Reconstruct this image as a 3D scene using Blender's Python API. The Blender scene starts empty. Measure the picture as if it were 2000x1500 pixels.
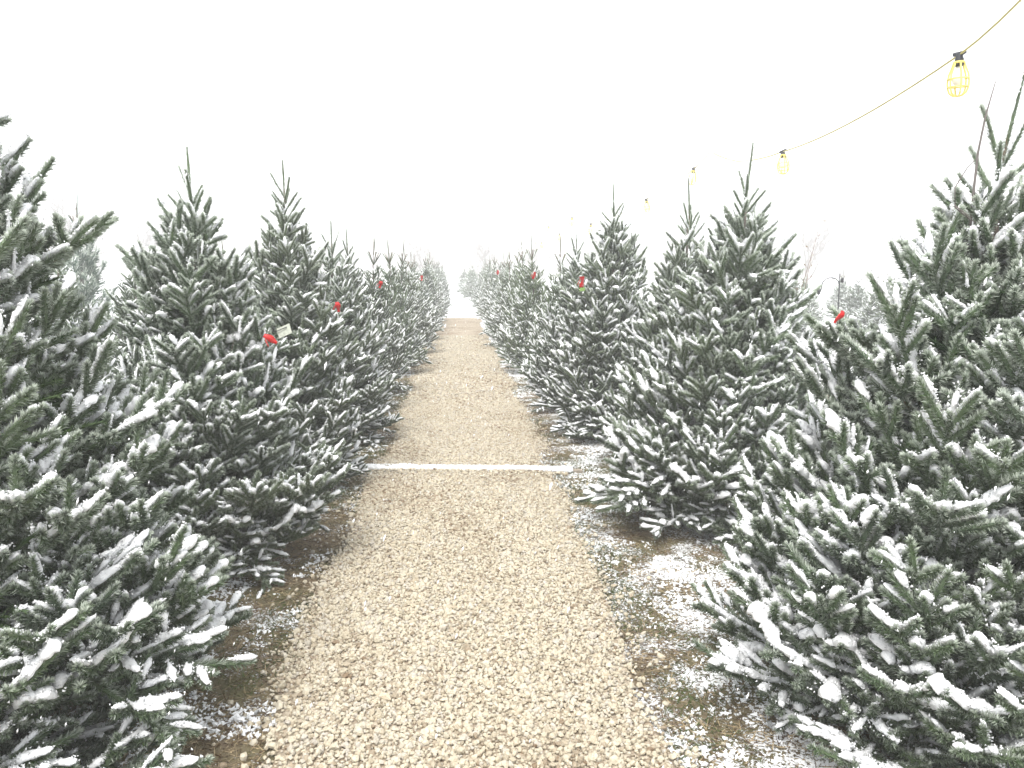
import bpy, math, random
import numpy as np
from mathutils import Matrix, Vector

R = math.radians
scene = bpy.context.scene
COL = scene.collection

# ------------------------------------------------------------------ camera
cam_data = bpy.data.cameras.new('camera')
cam = bpy.data.objects.new('camera', cam_data)
COL.objects.link(cam)
cam.location = (0, 0, 1.55)
cam.rotation_euler = (R(90 - 7.987), 0, R(-3.79))
cam_data.sensor_fit = 'HORIZONTAL'
cam_data.sensor_width = 36.0
cam_data.lens = 28.8
cam_data.clip_start = 0.05
cam_data.clip_end = 1500
scene.camera = cam

# ------------------------------------------------------------------ sky, sun, exposure
SUN_EL, SUN_AZ = 58.0, 200.0            # soft light, high and a little behind the camera
world = bpy.data.worlds.new('World')
scene.world = world
world.use_nodes = True
wn, wl = world.node_tree.nodes, world.node_tree.links
wn.clear()
w_out = wn.new('ShaderNodeOutputWorld')
w_bg = wn.new('ShaderNodeBackground')
w_sky = wn.new('ShaderNodeTexSky')
w_sky.sky_type = 'NISHITA'
w_sky.sun_disc = False
w_sky.sun_elevation = R(SUN_EL)
w_sky.sun_rotation = R(SUN_AZ)
w_sky.dust_density = 4.0
w_hsv = wn.new('ShaderNodeHueSaturation')
w_hsv.inputs['Saturation'].default_value = 0.08
w_mix = wn.new('ShaderNodeMix')
w_mix.data_type = 'RGBA'
w_mix.inputs['Factor'].default_value = 0.85         # a closed white snow cloud
w_mix.inputs['B'].default_value = (3.5, 3.56, 3.62, 1)
wl.new(w_sky.outputs['Color'], w_hsv.inputs['Color'])
wl.new(w_hsv.outputs['Color'], w_mix.inputs['A'])
wl.new(w_mix.outputs['Result'], w_bg.inputs['Color'])
w_bg.inputs['Strength'].default_value = 0.12
wl.new(w_bg.outputs['Background'], w_out.inputs['Surface'])

sun_data = bpy.data.lights.new('sun', 'SUN')
sun_data.energy = 1.5
sun_data.angle = R(30)
sun_data.color = (1.0, 0.965, 0.92)
sun = bpy.data.objects.new('sun', sun_data)
COL.objects.link(sun)
_az = R(SUN_AZ)
_sd = Vector((math.sin(_az) * math.cos(R(SUN_EL)), math.cos(_az) * math.cos(R(SUN_EL)), math.sin(R(SUN_EL))))
sun.rotation_euler = _sd.to_track_quat('Z', 'Y').to_euler()

scene.view_settings.view_transform = 'Standard'
scene.view_settings.look = 'None'
scene.view_settings.exposure = 1.76
scene.view_settings.gamma = 1.0
scene.render.engine = 'CYCLES'
cy = scene.cycles
cy.max_bounces = 3
cy.diffuse_bounces = 2
cy.glossy_bounces = 2
cy.transmission_bounces = 4
cy.volume_bounces = 1
cy.transparent_max_bounces = 6
cy.use_denoising = True
cy.use_adaptive_sampling = True
cy.adaptive_threshold = 0.03
cy.adaptive_min_samples = 12
cy.use_light_tree = False
cy.debug_use_spatial_splits = True
cy.sample_clamp_indirect = 6.0

# ------------------------------------------------------------------ helpers
rng = np.random.default_rng(20)
random.seed(20)
UP = np.array([0.0, 0.0, 1.0])


def norm(v):
    v = np.asarray(v, float)
    return v / (np.linalg.norm(v, axis=-1, keepdims=True) + 1e-12)


class Geo:
    """Collects triangles with a material slot and one number for each vertex."""

    def __init__(self):
        self.v, self.f, self.m, self.a, self.n = [], [], [], [], 0

    def add(self, v, f, mat=0, a=0.0):
        v = np.asarray(v, float).reshape(-1, 3)
        f = np.asarray(f, int).reshape(-1, 3)
        if len(f) == 0:
            return
        self.v.append(v)
        self.f.append(f + self.n)
        self.m.append(np.full(len(f), mat, int))
        self.a.append(np.broadcast_to(np.asarray(a, float), (len(v),)).copy())
        self.n += len(v)

    def arrays(self):
        return (np.concatenate(self.v), np.concatenate(self.f), np.concatenate(self.m), np.concatenate(self.a))

    def add_geo(self, arr, mat4):
        v, f, m, a = arr
        M = np.asarray(mat4)
        self.v.append(v @ M[:3, :3].T + M[:3, 3])
        self.f.append(f + self.n)
        self.m.append(m)
        self.a.append(a)
        self.n += len(v)

    def mesh(self, name, mats, smooth_slots=()):
        v, f, m, a = self.arrays()
        me = bpy.data.meshes.new(name)
        me.vertices.add(len(v))
        me.vertices.foreach_set('co', v.astype(np.float32).ravel())
        me.loops.add(len(f) * 3)
        me.loops.foreach_set('vertex_index', f.astype(np.int32).ravel())
        me.polygons.add(len(f))
        me.polygons.foreach_set('loop_start', np.arange(0, len(f) * 3, 3, dtype=np.int32))
        me.polygons.foreach_set('material_index', m.astype(np.int32))
        sm = np.isin(m, list(smooth_slots)) if len(smooth_slots) else np.zeros(len(m), bool)
        me.polygons.foreach_set('use_smooth', sm)
        at = me.attributes.new('tone', 'FLOAT', 'POINT')
        at.data.foreach_set('value', a.astype(np.float32))
        for k in mats:
            me.materials.append(k)
        me.update(calc_edges=True)
        return me


def link(name, me, parent=None, loc=None, rot=None, scale=None):
    o = bpy.data.objects.new(name, me)
    COL.objects.link(o)
    if parent is not None:
        o.parent = parent
    if loc is not None:
        o.location = loc
    if rot is not None:
        o.rotation_euler = rot
    if scale is not None:
        o.scale = scale
    return o


def tag(o, label=None, cat=None, group=None, kind=None):
    if label:
        o['label'] = label
    if cat:
        o['category'] = cat
    if group:
        o['group'] = group
    if kind:
        o['kind'] = kind
    return o


def tube(g, pts, radii, sides=6, mat=0, a=0.0, cap=True):
    pts = np.asarray(pts, float)
    K = len(pts)
    radii = np.broadcast_to(np.asarray(radii, float), (K,))
    d = norm(np.gradient(pts, axis=0))
    ref = np.array([0.0, 0.0, 1.0]) if abs(d[0, 2]) < 0.9 else np.array([1.0, 0.0, 0.0])
    s = norm(np.cross(d, ref))
    t = np.cross(s, d)
    ang = np.arange(sides) / sides * 2 * math.pi
    ring = (np.cos(ang)[None, :, None] * s[:, None, :] + np.sin(ang)[None, :, None] * t[:, None, :])
    v = pts[:, None, :] + ring * radii[:, None, None]
    f = []
    for k in range(K - 1):
        for j in range(sides):
            j2 = (j + 1) % sides
            p, q, r_, s_ = k * sides + j, k * sides + j2, (k + 1) * sides + j2, (k + 1) * sides + j
            f += [(p, q, r_), (p, r_, s_)]
    if cap:
        for j in range(1, sides - 1):
            f.append((0, j + 1, j))
            o_ = (K - 1) * sides
            f.append((o_, o_ + j, o_ + j + 1))
    g.add(v.reshape(-1, 3), f, mat, a)


def lathe(g, prof, sides=14, mat=0, origin=(0, 0, 0), a=0.0):
    prof = np.asarray(prof, float)
    ang = np.arange(sides) / sides * 2 * math.pi
    v = np.stack([prof[:, 0, None] * np.cos(ang), prof[:, 0, None] * np.sin(ang),
                  np.repeat(prof[:, 1, None], sides, 1)], -1) + np.asarray(origin)
    f = []
    for k in range(len(prof) - 1):
        for j in range(sides):
            j2 = (j + 1) % sides
            p, q, r_, s_ = k * sides + j, k * sides + j2, (k + 1) * sides + j2, (k + 1) * sides + j
            f += [(p, q, r_), (p, r_, s_)]
    g.add(v.reshape(-1, 3), f, mat, a)


def value_noise(x, y, seed=0):
    x, y = np.asarray(x, float), np.asarray(y, float)
    tab = np.random.default_rng(seed).random((256, 256))
    xi, yi = np.floor(x).astype(int), np.floor(y).astype(int)
    fx, fy = x - xi, y - yi
    fx, fy = fx * fx * (3 - 2 * fx), fy * fy * (3 - 2 * fy)
    g_ = lambda i, j: tab[i % 256, j % 256]
    return (g_(xi, yi) * (1 - fx) * (1 - fy) + g_(xi + 1, yi) * fx * (1 - fy)
            + g_(xi, yi + 1) * (1 - fx) * fy + g_(xi + 1, yi + 1) * fx * fy)


def fbm(x, y, seed=0):
    return (value_noise(x, y, seed) * 0.55 + value_noise(x * 2.1, y * 2.1, seed + 1) * 0.28
            + value_noise(x * 4.3, y * 4.3, seed + 2) * 0.17)


# ------------------------------------------------------------------ materials
def new_mat(name):
    m = bpy.data.materials.new(name)
    m.use_nodes = True
    nt = m.node_tree
    b = nt.nodes['Principled BSDF']
    return m, nt, b


def N(nt, kind, **kw):
    n = nt.nodes.new(kind)
    for k, v in kw.items():
        setattr(n, k, v)
    return n


def plain(name, col, rough=0.6, var=0.12, scale=30.0, bump=0.0, metal=0.0, spec=0.4):
    m, nt, b = new_mat(name)
    geo = N(nt, 'ShaderNodeTexCoord')
    no = N(nt, 'ShaderNodeTexNoise')
    no.inputs['Scale'].default_value = scale
    no.inputs['Detail'].default_value = 4
    nt.links.new(geo.outputs['Object'], no.inputs['Vector'])
    mx = N(nt, 'ShaderNodeMix', data_type='RGBA')
    lo = [max(0, c * (1 - var * 2)) for c in col]
    hi = [min(1, c * (1 + var)) for c in col]
    mx.inputs['A'].default_value = (*lo, 1)
    mx.inputs['B'].default_value = (*hi, 1)
    nt.links.new(no.outputs['Fac'], mx.inputs['Factor'])
    nt.links.new(mx.outputs['Result'], b.inputs['Base Color'])
    b.inputs['Roughness'].default_value = rough
    b.inputs['Metallic'].default_value = metal
    b.inputs['Specular IOR Level'].default_value = spec
    if bump:
        bp = N(nt, 'ShaderNodeBump')
        bp.inputs['Strength'].default_value = bump
        bp.inputs['Distance'].default_value = 0.01
        nt.links.new(no.outputs['Fac'], bp.inputs['Height'])
        nt.links.new(bp.outputs['Normal'], b.inputs['Normal'])
    return m


def needle_material(name, dark, light, frost=(0.72, 0.78, 0.69)):
    """green needles; the tone attribute holds how much rime sits on each needle (above 1: how green)"""
    m, nt, b = new_mat(name)
    at = N(nt, 'ShaderNodeAttribute', attribute_name='tone')
    oi = N(nt, 'ShaderNodeObjectInfo')
    tc = N(nt, 'ShaderNodeNewGeometry')
    no = N(nt, 'ShaderNodeTexNoise')
    no.inputs['Scale'].default_value = 9.0
    no.inputs['Detail'].default_value = 3
    nt.links.new(tc.outputs['Position'], no.inputs['Vector'])
    gm = N(nt, 'ShaderNodeMix', data_type='RGBA')
    gm.inputs['A'].default_value = (*dark, 1)
    gm.inputs['B'].default_value = (*light, 1)
    ad = N(nt, 'ShaderNodeMath', operation='MULTIPLY_ADD')
    ad.inputs[1].default_value = 0.5
    nt.links.new(oi.outputs['Random'], ad.inputs[0])
    sb = N(nt, 'ShaderNodeMath', operation='MULTIPLY_ADD')
    sb.inputs[1].default_value = 1.4
    sb.inputs[2].default_value = -0.4
    nt.links.new(no.outputs['Fac'], sb.inputs[0])
    nt.links.new(sb.outputs[0], ad.inputs[2])
    nt.links.new(ad.outputs[0], gm.inputs['Factor'])
    n2 = N(nt, 'ShaderNodeTexNoise')
    n2.inputs['Scale'].default_value = 0.55
    n2.inputs['Detail'].default_value = 1
    nt.links.new(tc.outputs['Position'], n2.inputs['Vector'])
    m2 = N(nt, 'ShaderNodeMapRange')
    m2.inputs[1].default_value, m2.inputs[2].default_value = 0.35, 0.65
    m2.inputs[3].default_value, m2.inputs[4].default_value = 0.485, 0.515
    nt.links.new(n2.outputs['Fac'], m2.inputs[0])
    hs = N(nt, 'ShaderNodeHueSaturation')
    nt.links.new(m2.outputs[0], hs.inputs['Hue'])
    nt.links.new(gm.outputs['Result'], hs.inputs['Color'])
    fm = N(nt, 'ShaderNodeMix', data_type='RGBA')
    fm.inputs['B'].default_value = (*frost, 1)
    nt.links.new(hs.outputs['Color'], fm.inputs['A'])
    nt.links.new(at.outputs['Fac'], fm.inputs['Factor'])
    nt.links.new(fm.outputs['Result'], b.inputs['Base Color'])
    b.inputs['Roughness'].default_value = 0.6
    b.inputs['Specular IOR Level'].default_value = 0.25
    return m


M_NEEDLE = needle_material('fir_needles', (0.014, 0.030, 0.014), (0.080, 0.122, 0.046))
M_PINE = needle_material('pine_needles', (0.035, 0.075, 0.055), (0.08, 0.13, 0.09))
M_TWIG = plain('fir_twig', (0.13, 0.095, 0.06), 0.9, 0.25, 60)
M_BARK = plain('fir_bark', (0.12, 0.10, 0.085), 0.95, 0.3, 45, bump=0.6)


def snow_material():
    m, nt, b = new_mat('snow')
    tc = N(nt, 'ShaderNodeNewGeometry')
    no = N(nt, 'ShaderNodeTexNoise')
    no.inputs['Scale'].default_value = 190.0
    no.inputs['Detail'].default_value = 3
    nt.links.new(tc.outputs['Position'], no.inputs['Vector'])
    bp = N(nt, 'ShaderNodeBump')
    bp.inputs['Strength'].default_value = 0.7
    bp.inputs['Distance'].default_value = 0.006
    nt.links.new(no.outputs['Fac'], bp.inputs['Height'])
    nt.links.new(bp.outputs['Normal'], b.inputs['Normal'])
    b.inputs['Base Color'].default_value = (0.88, 0.895, 0.91, 1)
    b.inputs['Roughness'].default_value = 0.85
    b.inputs['Specular IOR Level'].default_value = 0.2
    return m


M_SNOW = snow_material()


def ground_material():
    m, nt, b = new_mat('verge_ground')
    L = nt.links.new
    geo = N(nt, 'ShaderNodeNewGeometry')
    sep = N(nt, 'ShaderNodeSeparateXYZ')
    L(geo.outputs['Position'], sep.inputs[0])

    def noise(scale, detail=5, rough=0.6):
        n = N(nt, 'ShaderNodeTexNoise')
        n.inputs['Scale'].default_value = scale
        n.inputs['Detail'].default_value = detail
        n.inputs['Roughness'].default_value = rough
        L(geo.outputs['Position'], n.inputs['Vector'])
        return n.outputs['Fac']

    def mrange(sock, a, b_, c, d):
        n = N(nt, 'ShaderNodeMapRange')
        n.inputs[1].default_value, n.inputs[2].default_value = a, b_
        n.inputs[3].default_value, n.inputs[4].default_value = c, d
        L(sock, n.inputs[0])
        return n.outputs[0]

    def math_(op, a, b_):
        n = N(nt, 'ShaderNodeMath', operation=op)
        for i, q in enumerate((a, b_)):
            if isinstance(q, (int, float)):
                n.inputs[i].default_value = q
            else:
                L(q, n.inputs[i])
        return n.outputs[0]

    # soil, needles and moss
    s1 = N(nt, 'ShaderNodeMix', data_type='RGBA')
    s1.inputs['A'].default_value = (0.080, 0.060, 0.038, 1)
    s1.inputs['B'].default_value = (0.30, 0.235, 0.155, 1)
    L(noise(38, 6, 0.7), s1.inputs['Factor'])
    s2 = N(nt, 'ShaderNodeMix', data_type='RGBA')
    s2.inputs['B'].default_value = (0.105, 0.110, 0.045, 1)
    L(s1.outputs['Result'], s2.inputs['A'])
    L(mrange(noise(2.3, 4), 0.42, 0.64, 0.0, 0.75), s2.inputs['Factor'])
    # snow: thin patches near the path, closed cover away from it
    ax = math_('ABSOLUTE', sep.outputs['X'], 0)
    far_x = mrange(ax, 1.75, 2.5, 0.0, 0.5)
    far_y = mrange(sep.outputs['Y'], 15.0, 27.0, 0.0, 0.55)
    right = mrange(sep.outputs['X'], -0.6, 1.0, -0.07, 0.035)
    bias = math_('ADD', math_('ADD', far_x, far_y), right)
    patch = math_('ADD', noise(3.2, 3), math_('MULTIPLY', math_('SUBTRACT', noise(70, 4, 0.75), 0.5), 1.15))
    snow = mrange(math_('ADD', patch, bias), 0.545, 0.60, 0.0, 1.0)
    s3 = N(nt, 'ShaderNodeMix', data_type='RGBA')
    s3.inputs['B'].default_value = (0.87, 0.885, 0.90, 1)
    L(s2.outputs['Result'], s3.inputs['A'])
    L(snow, s3.inputs['Factor'])
    L(s3.outputs['Result'], b.inputs['Base Color'])
    b.inputs['Roughness'].default_value = 0.9
    b.inputs['Specular IOR Level'].default_value = 0.2
    bp = N(nt, 'ShaderNodeBump')
    bp.inputs['Strength'].default_value = 0.9
    bp.inputs['Distance'].default_value = 0.012
    L(math_('ADD', noise(55, 6, 0.75), math_('MULTIPLY', snow, 0.6)), bp.inputs['Height'])
    L(bp.outputs['Normal'], b.inputs['Normal'])
    return m


def gravel_bed_material():
    m, nt, b = new_mat('gravel_bed')
    L = nt.links.new
    geo = N(nt, 'ShaderNodeNewGeometry')
    vo = N(nt, 'ShaderNodeTexVoronoi')
    vo.inputs['Scale'].default_value = 42
    L(geo.outputs['Position'], vo.inputs['Vector'])
    no = N(nt, 'ShaderNodeTexNoise')
    no.inputs['Scale'].default_value = 1.6
    no.inputs['Detail'].default_value = 5
    L(geo.outputs['Position'], no.inputs['Vector'])
    sp = N(nt, 'ShaderNodeSeparateColor')
    L(vo.outputs['Color'], sp.inputs[0])
    c = N(nt, 'ShaderNodeValToRGB')
    e = c.color_ramp.elements
    e[0].position, e[0].color = 0.0, (0.27, 0.215, 0.16, 1)
    e[1].position, e[1].color = 1.0, (0.48, 0.42, 0.335, 1)
    k = c.color_ramp.elements.new(0.5)
    k.color = (0.40, 0.34, 0.26, 1)
    L(sp.outputs[0], c.inputs[0])
    mx = N(nt, 'ShaderNodeMix', data_type='RGBA', blend_type='MULTIPLY')
    mr = N(nt, 'ShaderNodeMapRange')
    mr.inputs[1].default_value, mr.inputs[2].default_value = 0.45, 0.7
    L(no.outputs['Fac'], mr.inputs[0])
    L(mr.outputs[0], mx.inputs['Factor'])
    L(c.outputs[0], mx.inputs['A'])
    mx.inputs['B'].default_value = (0.72, 0.66, 0.60, 1)
    L(mx.outputs['Result'], b.inputs['Base Color'])
    bp = N(nt, 'ShaderNodeBump')
    bp.invert = True
    bp.inputs['Strength'].default_value = 1.0
    bp.inputs['Distance'].default_value = 0.016
    L(vo.outputs['Distance'], bp.inputs['Height'])
    L(bp.outputs['Normal'], b.inputs['Normal'])
    b.inputs['Roughness'].default_value = 0.9
    b.inputs['Specular IOR Level'].default_value = 0.2
    return m


def stone_material():
    m, nt, b = new_mat('limestone_chips')
    L = nt.links.new
    at = N(nt, 'ShaderNodeAttribute', attribute_name='tone')
    c = N(nt, 'ShaderNodeValToRGB')
    cr = c.color_ramp
    cr.elements[0].position, cr.elements[0].color = 0.0, (0.20, 0.145, 0.095, 1)
    cr.elements[1].position, cr.elements[1].color = 1.0, (0.62, 0.57, 0.48, 1)
    for p, col in ((0.2, (0.33, 0.28, 0.21, 1)), (0.42, (0.46, 0.41, 0.315, 1)), (0.6, (0.51, 0.468, 0.37, 1)),
                   (0.78, (0.45, 0.42, 0.37, 1)), (0.88, (0.56, 0.49, 0.37, 1))):
        k = cr.elements.new(p)
        k.color = col
    L(at.outputs['Fac'], c.inputs[0])
    geo = N(nt, 'ShaderNodeNewGeometry')
    no = N(nt, 'ShaderNodeTexNoise')
    no.inputs['Scale'].default_value = 120
    no.inputs['Detail'].default_value = 5
    L(geo.outputs['Position'], no.inputs['Vector'])
    mx = N(nt, 'ShaderNodeMix', data_type='RGBA', blend_type='MULTIPLY')
    mr = N(nt, 'ShaderNodeMapRange')
    mr.inputs[1].default_value, mr.inputs[2].default_value = 0.4, 0.75
    mr.inputs[4].default_value = 0.5
    L(no.outputs['Fac'], mr.inputs[0])
    L(mr.outputs[0], mx.inputs['Factor'])
    mx.inputs['B'].default_value = (0.6, 0.52, 0.42, 1)
    L(c.outputs[0], mx.inputs['A'])
    L(mx.outputs['Result'], b.inputs['Base Color'])
    bp = N(nt, 'ShaderNodeBump')
    bp.inputs['Strength'].default_value = 0.4
    bp.inputs['Distance'].default_value = 0.004
    L(no.outputs['Fac'], bp.inputs['Height'])
    L(bp.outputs['Normal'], b.inputs['Normal'])
    b.inputs['Roughness'].default_value = 0.85
    b.inputs['Specular IOR Level'].default_value = 0.25
    return m


M_GROUND = ground_material()
M_BED = gravel_bed_material()
M_STONE = stone_material()
M_LITTER = None

# ------------------------------------------------------------------ ground and path
g = Geo()
xs = np.concatenate([-np.geomspace(290, 4, 14), np.arange(-3.6, 3.7, 0.12), np.geomspace(4, 290, 14)])
ys = np.concatenate([[-290, -60, -10, -2], np.arange(0.0, 14.0, 0.16), np.geomspace(14, 290, 26)])
X, Y = np.meshgrid(xs, ys)


def ground_z(x, y):
    near = np.clip(1 - np.maximum(np.abs(x) - 8, 0) / 10, 0, 1) * np.clip(1 - np.maximum(y - 20, 0) / 10, 0, 1)
    verge = np.clip((np.abs(np.asarray(x) - 0.04) - 0.62) / 0.25, 0, 1)
    return near * verge * (fbm(np.asarray(x) * 2.3 + 40, np.asarray(y) * 2.3 + 40, 5) - 0.45) * 0.05


Z = ground_z(X, Y)
vv = np.stack([X, Y, Z], -1).reshape(-1, 3)
nx, ny = len(xs), len(ys)
i_, j_ = np.meshgrid(np.arange(nx - 1), np.arange(ny - 1))
a_ = (j_ * nx + i_).ravel()
ff = np.concatenate([np.stack([a_, a_ + 1, a_ + nx + 1], 1), np.stack([a_, a_ + nx + 1, a_ + nx], 1)])
g.add(vv, ff, 0)
ground = link('ground', g.mesh('ground', [M_GROUND], (0,)))
tag(ground, kind='structure')


def path_edges(y):
    y = np.asarray(y, float)
    taper = np.clip((y - 18) / 9, 0, 1)
    l = -0.64 + 0.08 * (value_noise(y * 1.3, y * 0 + 3, 11) - 0.5) * 2 + 0.18 * taper + 0.03 * (value_noise(y * 6, y * 0 + 1, 12) - .5)
    r = 0.70 + 0.09 * (value_noise(y * 1.1, y * 0 + 7, 13) - 0.5) * 2 - 0.05 * taper + 0.03 * (value_noise(y * 6, y * 0 + 2, 14) - .5)
    return l, r


g = Geo()
py = np.arange(-3.0, 26.2, 0.1)
pl, pr = path_edges(py)
cols = 9
pv = np.stack([np.stack([pl + (pr - pl) * k / (cols - 1), py,
                         0.006 + 0.012 * math.sin(math.pi * k / (cols - 1)) + 0 * py], -1) for k in range(cols)], 1)
pf = []
for k in range(len(py) - 1):
    for c in range(cols - 1):
        p = k * cols + c
        pf += [(p, p + 1, p + cols + 1), (p, p + cols + 1, p + cols)]
g.add(pv.reshape(-1, 3), pf, 0)
path = link('gravel_path', g.mesh('gravel_path', [M_BED], (0,)))
tag(path, kind='structure')

# loose stones: small crushed chips in a dense layer
PHI = (1 + 5 ** 0.5) / 2
ICO_V = norm(np.array([(-1, PHI, 0), (1, PHI, 0), (-1, -PHI, 0), (1, -PHI, 0), (0, -1, PHI), (0, 1, PHI), (0, -1, -PHI),
                       (0, 1, -PHI), (PHI, 0, -1), (PHI, 0, 1), (-PHI, 0, -1), (-PHI, 0, 1)]))
ICO_F = np.array([(0, 11, 5), (0, 5, 1), (0, 1, 7), (0, 7, 10), (0, 10, 11), (1, 5, 9), (5, 11, 4), (11, 10, 2), (10, 7, 6),
                  (7, 1, 8), (3, 9, 4), (3, 4, 2), (3, 2, 6), (3, 6, 8), (3, 8, 9), (4, 9, 5), (2, 4, 11), (6, 2, 10),
                  (8, 6, 7), (9, 8, 1)])
OCT_V = np.array([(1, 0, 0), (-1, 0, 0), (0, 1, 0), (0, -1, 0), (0, 0, 1), (0, 0, -1)], float)
OCT_F = np.array([(0, 2, 4), (2, 1, 4), (1, 3, 4), (3, 0, 4), (2, 0, 5), (1, 2, 5), (3, 1, 5), (0, 3, 5)])
TET_V = norm(np.array([(1, 1, 1), (1, -1, -1), (-1, 1, -1), (-1, -1, 1)], float))
TET_F = np.array([(0, 1, 2), (0, 3, 1), (0, 2, 3), (1, 3, 2)])


def rand_rot(n, r=rng):
    q = norm(r.normal(size=(n, 4)))
    w, x, y, z = q.T
    return np.stack([np.stack([1 - 2 * (y * y + z * z), 2 * (x * y - z * w), 2 * (x * z + y * w)], -1),
                     np.stack([2 * (x * y + z * w), 1 - 2 * (x * x + z * z), 2 * (y * z - x * w)], -1),
                     np.stack([2 * (x * z - y * w), 2 * (y * z + x * w), 1 - 2 * (x * x + y * y)], -1)], 1)


def lumps(g, c, size, BV, BF, jit=0.22, squash=(0.7, 1.25), mat=0, tone=0.0, flat=1.0, r=rng):
    n = len(c)
    if n == 0:
        return
    sc = r.uniform(squash[0], squash[1], size=(n, 1, 3))
    v = BV[None] * sc * (1 + r.normal(scale=jit, size=(n, len(BV), 1)).clip(-0.4, 0.4))
    v = np.einsum('nij,nkj->nki', rand_rot(n, r), v) * np.asarray(size).reshape(n, 1, 1)
    v[:, :, 2] *= flat
    v += np.asarray(c)[:, None, :]
    f = (BF[None] + (np.arange(n) * len(BV))[:, None, None]).reshape(-1, 3)
    t = np.repeat(np.broadcast_to(np.asarray(tone, float), (n,)), len(BV))
    g.add(v.reshape(-1, 3), f, mat, t)


def scatter(y0, y1, sp, spread=0.06):
    yy = np.arange(y0, y1, sp * 0.9)
    xx = np.arange(-0.95, 1.0, sp)
    X, Y = np.meshgrid(xx, yy)
    X = X + (np.arange(len(yy)) % 2)[:, None] * sp / 2
    x = X.ravel() + rng.normal(scale=sp * 0.28, size=X.size)
    y = Y.ravel() + rng.normal(scale=sp * 0.28, size=X.size)
    l, r_ = path_edges(y)
    edge = np.minimum(x - l, r_ - x) + rng.normal(scale=spread, size=len(x)) * 0.6 + 0.05 * (fbm(x * 5, y * 5, 31) - 0.5)
    k = edge > 0
    return x[k], y[k]


def stone_tone(x, y):
    t = rng.beta(4.2, 3.0, size=len(x))
    stain = np.clip((fbm(x * 1.9 + 3, y * 1.3 + 8, 21) - 0.53) * 5.0, 0, 1)
    t = t - 0.42 * stain * rng.random(len(x))
    speck = rng.random(len(x)) < 0.03
    return np.clip(np.where(speck, t * 0.25, t), 0, 1)


def path_top(x):
    return 0.008 + 0.012 * np.clip(1 - ((x - 0.03) / 0.68) ** 2, 0, 1)


g = Geo()
x, y = scatter(1.6, 5.6, 0.0155)
r_ = np.clip(rng.lognormal(math.log(0.0078), 0.30, len(x)), 0.0045, 0.017)
lumps(g, np.stack([x, y, path_top(x) + r_ * 0.25 + rng.uniform(-0.003, 0.004, len(x))], 1), r_, ICO_V, ICO_F, 0.15,
      (0.65, 1.25), 0, stone_tone(x, y), 0.9)
x, y = scatter(1.6, 5.6, 0.044, 0.10)
r_ = np.clip(rng.lognormal(math.log(0.0080), 0.34, len(x)), 0.005, 0.019)
lumps(g, np.stack([x, y, path_top(x) + 0.004 + r_ * 0.35], 1), r_, ICO_V, ICO_F, 0.15, (0.65, 1.3), 0, stone_tone(x, y), 0.9)
x, y = scatter(5.6, 9.5, 0.0195)
r_ = np.clip(rng.lognormal(math.log(0.0100), 0.28, len(x)), 0.006, 0.018)
lumps(g, np.stack([x, y, path_top(x) + r_ * 0.2], 1), r_, OCT_V, OCT_F, 0.12, (0.75, 1.25), 0, stone_tone(x, y), 0.85)
x, y = scatter(9.5, 19.0, 0.040)
r_ = np.clip(rng.lognormal(math.log(0.016), 0.25, len(x)), 0.008, 0.026)
lumps(g, np.stack([x, y, path_top(x) + r_ * 0.2], 1), r_, OCT_V, OCT_F, 0.12, (0.8, 1.2), 0, stone_tone(x, y), 0.8)
# chips kicked up against the timber
n = 900
x = rng.uniform(-0.78, 0.82, n)
y = 6.16 - 0.115 * (x - 0.075) + rng.choice([-1, 1], n) * (0.034 + rng.exponential(0.022, n))
r_ = rng.uniform(0.006, 0.013, n)
lumps(g, np.stack([x, y, path_top(x) + r_ * 0.5 + 0.010 * rng.random(n)], 1), r_, ICO_V, ICO_F, 0.15, (0.7, 1.25), 0, stone_tone(x, y), 0.85)
# strays on the verges
n = 420
x = np.where(rng.random(n) < 0.5, -0.66 - rng.exponential(0.08, n), 0.72 + rng.exponential(0.10, n))
y = rng.uniform(1.8, 9, n)
r_ = rng.uniform(0.007, 0.015, n)
lumps(g, np.stack([x, y, ground_z(x, y) + r_ * 0.5], 1), r_, ICO_V, ICO_F, 0.15, (0.7, 1.25), 0, stone_tone(x, y), 0.85)
gravel = link('gravel', g.mesh('gravel', [M_STONE]))
tag(gravel, 'cream limestone gravel chips covering the straight path', 'gravel', kind='stuff')

# thin clumped snow lying on both verges
g = Geo()
n = 170000
x = rng.uniform(-2.6, 2.6, n)
y = 1.6 + 12 * rng.random(n) ** 1.4
l, r2 = path_edges(y)
off = np.maximum(l - x, x - r2)
right = x > 0
dens = fbm(x * 2.6 + 11, y * 2.6 + 5, 41) + 0.75 * (fbm(x * 17, y * 17, 44) - 0.5)
thr = np.where(right, 0.535, 0.625) - np.clip((off - 0.1) * 0.08, 0, 0.12) + np.clip((0.02 - off) * 3, 0, 1)
k = (dens > thr) & (off > -0.04)
x, y, dz = x[k], y[k], (dens - thr)[k]
r_ = rng.uniform(0.0025, 0.0065, len(x)) * (1 + np.clip(dz * 4, 0, 1.2))
lumps(g, np.stack([x, y, ground_z(x, y) + r_ * 0.35], 1), r_ * 1.15, TET_V, TET_F, 0.25, (0.6, 1.5), 0, 0, 0.75)
lying = link('lying_snow', g.mesh('lying_snow', [M_SNOW]))
tag(lying, 'thin clumped snow lying on the bare verges beside the path', 'snow', kind='stuff')

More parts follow.
